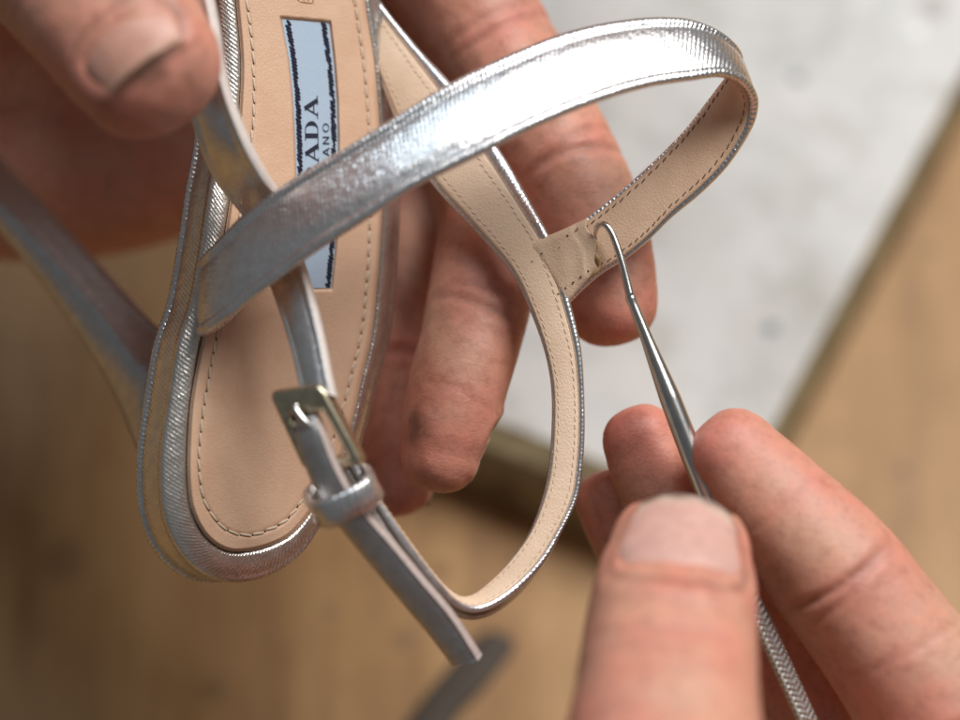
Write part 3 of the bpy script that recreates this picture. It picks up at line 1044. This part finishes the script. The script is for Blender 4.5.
uvt = np.stack(np.broadcast_arrays(np.arange(120)[:, None] * .45, np.arange(24)[None] * .33), -1).reshape(-1, 2)
build("handle", hv, hf, m.m, pick, uv=uvt)


# ------------------------------------------------------------------ hands
class Finger:
    """rows (px, py, z, rx, ry) from base to the centre of the tip; dorsal = camera-space direction of the back of the finger"""

    def __init__(self, rows, dorsal, n=90, cap_pow=2.3, flat=.10):
        a = np.array([np.concatenate([P(r[0], r[1], r[2]), [r[3] / 1000, (r[4] if len(r) > 4 else r[3] * .93) / 1000]]) for r in rows])
        c = catmull(a, n)
        ctr, rad = c[:, :3], c[:, 3:5]
        t_end = unit(ctr[-1] - ctr[-3])
        k = 16
        ph = np.linspace(0, 1, k + 1)[1:]
        ext = ctr[-1] + np.outer(ph * rad[-1].mean() * 1.02, t_end)
        sc = np.maximum(1 - ph ** cap_pow, 0.0004) ** (1 / cap_pow)
        self.C = np.vstack([ctr, ext])
        self.r = np.vstack([rad, rad[-1] * sc[:, None]])
        self.ncap = k
        self.T = unit(np.gradient(self.C, axis=0))
        dv = CV(*dorsal)
        self.D = unit(dv - self.T * (self.T @ dv)[:, None])
        self.S = np.cross(self.T, self.D)
        seg = np.linalg.norm(np.diff(self.C, axis=0), axis=1)
        arc = np.concatenate([[0], np.cumsum(seg)])
        self.dtip = (arc[-1] - arc) * 1000     # mm from the very tip
        self.flat = flat

    def surf(self, i, th, off=0.0):
        r = self.r[i]
        return self.C[i] + self.D[i] * (math.cos(th) * (r[1] + off)) + self.S[i] * (math.sin(th) * (r[0] + off))

    def mesh(self, soup, seg=40):
        th = np.linspace(0, 2 * np.pi, seg, endpoint=False)
        ct, st = np.cos(th), np.sin(th)
        e = .9
        cx = np.sign(st) * np.abs(st) ** e
        cy = np.sign(ct) * np.abs(ct) ** e
        v = self.C[:, None] + self.D[:, None] * (cy[None, :, None] * self.r[:, 1][:, None, None]) + self.S[:, None] * (cx[None, :, None] * self.r[:, 0][:, None, None])
        f = grid_faces(len(self.C), seg, wrap_m=True)
        f += [list(range(seg))[::-1], [(len(self.C) - 1) * seg + k for k in range(seg)]]
        soup.add(v.reshape(-1, 3), f)

    def coords(self, V, idx=None):
        """nearest ring, mm from tip, angle (0 = back of finger), radial distance / radius"""
        best = np.full(len(V), 1e9); bi = np.zeros(len(V), int)
        for i in range(0, len(self.C)):
            d = V - self.C[i]
            along = d @ self.T[i]
            q = np.sqrt((d * d).sum(1)) + 2.0 * np.abs(along) - .3 * self.r[i].mean()
            m = q < best
            best[m] = q[m]; bi[m] = i
        d = V - self.C[bi]
        x = (d * self.S[bi]).sum(1); y = (d * self.D[bi]).sum(1); al = (d * self.T[bi]).sum(1)
        th = np.arctan2(x, y)
        rho = np.sqrt((x / np.maximum(self.r[bi, 0], 1e-4)) ** 2 + (y / np.maximum(self.r[bi, 1], 1e-4)) ** 2)
        dist = np.sqrt((d * d).sum(1)) / np.maximum(self.r[bi].mean(1), .003)
        return bi, self.dtip[bi] - al * 1000, th, dist


def hash_noise(V, scale, seed):
    """cheap smooth 3-D value noise"""
    r = np.random.default_rng(seed)
    out = np.zeros(len(V))
    for o in range(4):
        for _ in range(3):
            d = unit(r.normal(size=3)) * scale * (1.7 ** o)
            out += np.sin(V @ d + r.random() * 6.28) / (1.5 ** o) / 3
    return out


SKIN_BASE = np.array(lin(205, 158, 133)[:3])
SKIN_RED = np.array(lin(204, 132, 116)[:3])
SKIN_DIRT = np.array(lin(96, 66, 52)[:3])


def make_hand(name, fingers, extra, label, creases, nails, dirt, tone=1.0, voxel=.00062, smooth=7, seed=3):
    sp = Soup()
    for fg in fingers.values(): fg.mesh(sp)
    for fg in extra: fg.mesh(sp)
    me = bpy.data.meshes.new("tmp")
    me.from_pydata(sp.verts().tolist(), [], sp.f)
    ob = bpy.data.objects.new("tmp", me)
    COL.objects.link(ob)
    md = ob.modifiers.new("r", 'REMESH')
    md.mode = 'VOXEL'; md.voxel_size = voxel; md.adaptivity = 0
    ms = ob.modifiers.new("s", 'SMOOTH')
    ms.factor = .5; ms.iterations = smooth
    dg = bpy.context.evaluated_depsgraph_get()
    ev = ob.evaluated_get(dg)
    m2 = ev.to_mesh()
    n = len(m2.vertices)
    V = np.zeros(n * 3); m2.vertices.foreach_get("co", V); V = V.reshape(-1, 3)
    Nn = np.zeros(n * 3); m2.vertices.foreach_get("normal", Nn); Nn = Nn.reshape(-1, 3)
    F = [list(p.vertices) for p in m2.polygons]
    ev.to_mesh_clear()
    bpy.data.objects.remove(ob); bpy.data.meshes.remove(me)
    # which finger does each vertex belong to
    keys = list(fingers)
    co = {k: fingers[k].coords(V) for k in keys}
    dist = np.stack([co[k][3] for k in keys])
    own = dist.argmin(0)
    disp = hash_noise(V, 420, seed) * .00010 + hash_noise(V, 1300, seed + 1) * .00004
    red = .30 + .22 * hash_noise(V, 260, seed + 2)
    dark = np.zeros(n)
    fsv = np.zeros((n, 3))
    for ki, k in enumerate(keys):
        fg = fingers[k]
        bi, s, th, dd = co[k]
        mine = own == ki
        w = mine.astype(float)
        rr = fg.r[np.clip(bi, 0, len(fg.C) - fg.ncap - 1)].mean(1)
        fsv[mine] = np.stack([s / 1000, th * rr, np.full(n, ki * .07)], 1)[mine]
        palmar = .5 - .5 * np.cos(th)
        red += w * (.45 * np.exp(-(s / 9.0) ** 2) * (.4 + .6 * palmar))
        for (s0, depth, wd, th0, spread, skew) in creases.get(k, []):
            dth = np.angle(np.exp(1j * (th - th0)))
            ss = s - s0 - skew * dth - .35 * np.sin(dth * 3 + s0)
            a = np.exp(-(dth / spread) ** 4)
            g = np.exp(-(ss / wd) ** 2) * a * w
            disp -= g * depth / 1000
            disp += np.exp(-((np.abs(ss) - 2.2 * wd) / (1.4 * wd)) ** 2) * a * w * depth / 1000 * .30
            dark += g * min(.45, .6 * depth)
            red += np.exp(-(ss / (wd * 4)) ** 2) * a * w * .25
        if k in nails:
            nl = nails[k]
            b = (s - nl['s0']) / (nl['s1'] - nl['s0'])
            aa = th / nl['half']
            e = np.maximum(np.abs(aa) ** 1.0, np.abs(b - .5) * 2)
            rr_ = (np.abs(aa) ** 3.2 + np.abs((b - .5) * 2) ** 3.2) ** (1 / 3.2)
            inside = 1 - smoothstep(.86, 1.02, rr_)
            ridge = np.exp(-((rr_ - 1.20) / .16) ** 2) * (b > .02)
            disp -= w * inside * .00050 * (1 - smoothstep(.70, .92, b))
            disp += w * ridge * .00034
            dark += w * np.exp(-((rr_ - 1.03) / .06) ** 2) * nl.get('rim', .34) * (b > 0.0)
            fe = np.exp(-((b + .03) / .05) ** 2) * (np.abs(aa) < .95)
            dark += w * fe * nl.get('under', .75)
    V2 = V + Nn * disp[:, None]
    for (px, py, z, rad, amt) in dirt:
        q = P(px, py, z)
        d = np.linalg.norm(V - q, axis=1) * 1000 / rad
        d = d + .35 * hash_noise(V, 900, 11) + .25 * hash_noise(V, 2600, 12)
        dark += amt * np.exp(-d ** 2)
    dark += .03 * np.maximum(hash_noise(V, 700, 21), 0)
    red = np.clip(red, 0, 1)[:, None]; dark = np.clip(dark, 0, .9)[:, None]
    col = (SKIN_BASE * (1 - red) + SKIN_RED * red) * tone
    col = col * (1 - dark) + SKIN_DIRT * dark
    hand = build(name, V2, F, SKIN, None, attrs={'tint': ('FLOAT_COLOR', np.hstack([col, np.ones((n, 1))])), 'finger_space': ('FLOAT_VECTOR', fsv)})
    tag(hand, label, "hand")
    for k, nl in nails.items():
        make_nail(hand, fingers[k], nl)
    return hand


def make_nail(hand, fg, nl):
    na, nb = 29, 33
    half, s0, s1 = nl['half'], nl['s0'], nl['s1']
    dt = fg.dtip
    I = np.arange(len(dt))
    ncore = len(dt) - fg.ncap
    smid = .5 * (s0 + s1)
    rows = []; tint = []; fsv = []
    plate = np.array(lin(*nl.get('plate', (214, 168, 152)))[:3]); free = np.array(lin(*nl.get('free', (226, 204, 182)))[:3])
    moon = np.array(lin(222, 188, 174)[:3]); grime = np.array(lin(92, 64, 50)[:3])

    def sample(s):
        i = np.interp(-s, -dt, I)
        a = int(min(i, len(dt) - 2)); f = i - a
        g = lambda A: A[a] * (1 - f) + A[a + 1] * f
        return g(fg.C), unit(g(fg.D)), unit(g(fg.S)), g(fg.r)
    rmid = sample(s1)[3]
    for ib in range(nb):
        b = ib / (nb - 1)
        for ia in range(na):
            a = -1 + 2 * ia / (na - 1)
            # rounded outline
            ex_ = 2.6 if b < .5 else 2.1
            edge = (1 - min(1, abs(a)) ** ex_) ** (1 / ex_) if abs(a) < 1 else 0
            bb = .5 + (b - .5) * (edge * .62 + .38 if b > .5 else edge * nl.get('sq', .34) + 1 - nl.get('sq', .34))
            s = s0 + (s1 - s0) * bb
            C, D, S_, r = sample(s)
            r = np.maximum(r, rmid * nl.get('keep', .80))
            th = a * half
            off = nl.get('off', .00018) - .00052 * smoothstep(.80, 1.0, np.array(abs(a))) - .0012 * smoothstep(.62, 1, np.array(b))
            off += nl.get('lift', 0) * (1 - smoothstep(0, .3, np.array(b)))
            p = C + D * (math.cos(th) * (r[1] + off)) + S_ * (math.sin(th) * (r[0] + off))
            rows.append(p)
            fe = 1 - smoothstep(nl.get('few', .10), nl.get('few', .10) + .04, np.array(b + .05 * math.sin(a * 9) * .4 - .10 * a * a))
            mo = float(smoothstep(.80, .92, np.array(b - .2 * a * a)))
            c = plate * (1 - mo * .5) + moon * mo * .5
            c = c * (1 - fe) + free * fe
            gr = max(float(1 - smoothstep(.01, .075, np.array(b + .012 * math.sin(a * 13)))) * nl.get('grime', .5), float(smoothstep(.86, 1.0, np.array(abs(a)))) * .5)
            c = c * (1 - gr) + grime * gr
            tint.append(np.append(c, 1)); fsv.append((s / 1000, th * r.mean(), .5))
    rows = np.array(rows)
    # thickness: second layer sunk along the dorsal direction
    D = sample(smid)[1]
    bot = rows - D * .0007
    f = grid_faces(nb, na) + grid_faces(nb, na, off=na * nb, flip=True)
    N0 = na * nb
    bl = list(range(na)) + [i * na + na - 1 for i in range(1, nb)] + [(nb - 1) * na + j for j in range(na - 2, -1, -1)] + [i * na for i in range(nb - 2, 0, -1)]
    for x, y in zip(bl, bl[1:] + bl[:1]):
        f.append([x, x + N0, y + N0, y])
    build("fingernail", np.vstack([rows, bot]), f, NAIL, hand, attrs={'tint': ('FLOAT_COLOR', np.array(tint + tint)), 'finger_space': ('FLOAT_VECTOR', np.array(fsv + fsv))})


PI = math.pi
# right hand
rh = {
    'thumb': Finger([(690, 1000, 60, 15, 14), (672, 860, 54, 12.5, 11.5), (664, 760, 45, 11.6, 10.4), (667, 690, 37.5, 10.6, 9.5), (671, 632, 30.5, 10.3, 8.8), (676, 586, 24.5, 9.8, 7.9), (679, 563, 21.5, 8.9, 7.1)], (-.03, .5, .86), cap_pow=2.5),
    'index': Finger([(1080, 920, 4, 12), (1015, 832, 6, 11), (960, 748, 8, 11.2), (913, 676, 8.5, 10.0), (871, 619, 8, 9.4), (839, 577, 7.4, 9.3), (813, 547, 6.8, 8.9), (780, 510, 5.8, 8.0), (755, 481, 5.0, 7.3), (736, 459, 4.4, 6.5)], (.62, .62, -.30)),
    'middle': Finger([(1000, 860, -14, 10), (880, 760, -13, 9.2), (780, 660, -11, 8.4), (715, 570, -8, 7.4), (672, 502, -6.5, 6.5), (650, 462, -6, 5.7), (642, 443, -6, 5.2)], (.5, .5, -.6)),
    'ring': Finger([(1000, 900, -26, 10), (880, 800, -26, 9.4), (790, 710, -24, 8.5), (700, 620, -19, 7.2), (645, 556, -15.5, 6.1), (620, 521, -14.5, 5.2), (610, 503, -14, 4.7)], (.4, .4, -.8)),
}
rx = [Finger([(672, 880, 52, 12, 11), (690, 1000, 57, 16.5, 15.5), (740, 1130, 52, 19, 18), (860, 1240, 34, 24, 21), (1020, 1260, 12, 28, 24)], (0, .3, 1)),
      Finger([(1000, 1000, 0, 24, 20), (1040, 1250, 10, 30, 25), (1120, 1600, 30, 33, 30), (1200, 2000, 50, 38, 36)], (0, .3, 1)),
      Finger([(700, 1080, 48, 18, 16), (850, 1060, 30, 22, 18), (980, 960, 5, 22, 18), (1060, 900, -8, 20, 18)], (0, .3, 1)),
      Finger([(1010, 860, -20, 14, 14), (1060, 980, -15, 25, 20), (1150, 1200, 0, 30, 22)], (0, .3, 1)),
      Finger([(1000, 880, 2, 12, 12), (1030, 890, -14, 13, 13), (1030, 920, -26, 12, 12)], (1, 0, 0))]
rc = {
    'thumb': [(27.5, .22, .5, 0, 1.0, .3), (29.5, .18, .45, 0, .9, -.2), (31.5, .20, .5, 0, 1.1, .4), (34, .14, .5, 0, .9, 0), (21, .10, .4, .1, .6, .4)],
    'index': [(26.5, .48, .55, -2.0, 1.0, .5), (28.2, .25, .45, -2.0, .9, -.3), (48.5, .5, .65, -2.0, 1.0, .5), (51, .3, .5, -2.0, .8, -.4), (15, .12, .4, -1.8, .8, .3), (38, .10, .5, -1.8, .9, .5)],
    'middle': [(17, .35, .5, PI, 1.3, 0)],
    'ring': [(17, .35, .5, PI, 1.3, 0)],
}
make_hand("hand", rh, rx, "weathered right hand pinching a slim steel pick between thumb and index finger", rc,
          {'thumb': dict(s0=3.2, s1=20.0, half=.95, keep=.78, few=.07, grime=.8, off=.00022, sq=.42, rim=.5, plate=(210, 166, 154), free=(206, 178, 160))},
          [(625, 408, 0, 2.0, .5), (640, 404, -2, 1.5, .4), (770, 592, 12, 4, .3)], 1.0, seed=3)

# left hand
lh = {
    'thumb': Finger([(-90, -230, -14, 14, 13), (-20, -130, -3, 12.2, 11.2), (42, -58, 14, 11.0, 10.0), (92, -2, 19, 10.3, 9.3), (128, 42, 22.5, 9.9, 8.8), (143, 62, 24, 9.4, 8.3)], (-.30, .45, .84), cap_pow=2.2),
    'index': Finger([(350, -200, -34, 11), (400, -110, -29, 10.4), (452, -20, -25.5, 9.7), (500, 62, -23, 9.2), (545, 138, -20, 8.7), (575, 190, -17.5, 8.2), (592, 228, -15.5, 7.7), (604, 268, -13.8, 7.2), (610, 300, -13, 6.6)], (.75, .10, -.55)),
    'middle': Finger([(330, -130, -46, 10.5), (400, -10, -46, 10), (448, 90, -42, 9.3), (480, 170, -33, 8.7), (491, 225, -22, 8.2), (484, 275, -16, 7.9), (473, 330, -11.5, 7.5), (458, 385, -8.5, 7.1), (446, 430, -7.5, 6.4), (441, 452, -7.5, 5.7)], (.93, .1, -.35)),
    'ring': Finger([(280, -100, -60, 10.5), (350, 20, -58, 10), (395, 120, -52, 9), (408, 210, -42, 8.2), (402, 280, -34, 7.8), (392, 345, -28, 7.4), (388, 410, -24.5, 6.8), (392, 455, -23, 6.2), (395, 480, -22.5, 5.5)], (.85, .1, -.5)),
}
lx = [Finger([(-160, 130, -62, 20, 16), (-40, 140, -60, 19, 15), (80, 150, -60, 17.5, 14), (180, 130, -60, 16, 13), (290, 60, -60, 16, 13)], (0, .2, 1)),
      Finger([(-160, -40, -34, 22, 18), (-60, -20, -42, 18, 15), (60, 30, -56, 17, 13), (200, 10, -60, 18, 14), (330, -60, -56, 18, 13)], (0, .2, 1)),
      Finger([(-120, -220, -18, 16, 14), (-160, -120, -30, 18, 16), (-180, 60, -50, 20, 16)], (0, .2, 1)),
      Finger([(200, -120, -54, 20, 14), (300, -150, -50, 20, 14), (380, -150, -38, 15, 13)], (0, .2, 1)),
      Finger([(330, -300, -44, 20, 18), (440, -290, -56, 20, 18), (520, -310, -70, 19, 17), (520, -330, -92, 18, 16)], (0, .2, 1)),  # unseen back-of-hand bulk, added to keep light off the bench
      Finger([(300, -470, -30, 26, 22), (430, -430, -48, 24, 20), (540, -400, -74, 22, 18)], (0, .2, 1)),
      Finger([(372, -230, -38, 13, 12), (300, -300, -38, 25, 16), (250, -400, -28, 30, 19), (280, -540, -20, 28, 22), (370, -760, -6, 31, 28), (500, -1100, 14, 38, 36), (760, -1400, 34, 44, 42)], (0, .2, 1)),  # unseen wrist and forearm, routed to shade palm and bench
      Finger([(128, -130, 0, 14, 13), (80, -220, -6, 18, 16), (130, -350, -20, 28, 18), (300, -470, -24, 30, 18)], (0, .2, 1)),  # unseen thumb-base bulk, added to shade the palm
      Finger([(-40, -175, -8, 18, 14), (-20, -290, -16, 28, 18), (60, -430, -20, 36, 20), (260, -560, -22, 34, 22)], (0, .2, 1))]  # unseen heel of the hand, widened to block the lamps
lc = {
    'thumb': [(22, .2, .5, 0, 1.0, .2), (24, .2, .5, 0, 1.0, -.3), (7.0, .18, .5, 2.6, .8, .4)],
    'index': [(25.5, .36, .6, 1.9, 1.1, .8), (27.5, .25, .5, 1.9, 1.0, -.5), (47, .24, .6, 1.9, 1.1, .4), (49.5, .18, .6, 1.9, 1.1, -.4), (12, .12, .4, 1.7, .8, .5)],
    'middle': [(24, .38, .6, 1.8, 1.1, .7), (26, .25, .5, 1.8, .9, -.4), (13, .10, .4, 1.7, .8, .5), (32, .12, .5, 1.7, .9, .3)],
    'ring': [(22, .4, .6, 1.8, 1.2, .5)],
}
make_hand("hand", lh, lx, "weathered left hand gripping the sandal with the thumb in front and fingers behind", lc,
          {'thumb': dict(s0=3.5, s1=11.6, half=.84, keep=.88, few=.10, grime=.45, under=.55, off=.00006, sq=.40, lift=.0, plate=(200, 150, 132), free=(192, 150, 128)),
           'middle': dict(s0=2.6, s1=12.0, half=.80, keep=.74, few=.12, grime=.5, off=.0001),
           'ring': dict(s0=1.2, s1=11.0, half=.95, keep=.72, few=.12, grime=.9, off=.0002)},
          [(412, 420, -3, 1.5, .5), (424, 428, -2, 3.0, .22), (412, 436, -3, 1.8, .3), (590, 190, -8, 4, .18), (178, 25, 28, 2, .35), (205, 70, 30, 2.5, .3), (112, 93, 29, 2.0, .7), (150, 67, 32, 2.0, .6), (485, 440, -6, 2.0, .4), (430, 480, -3, 2.5, .25), (560, 120, -10, 4, .15)], .98, seed=9)
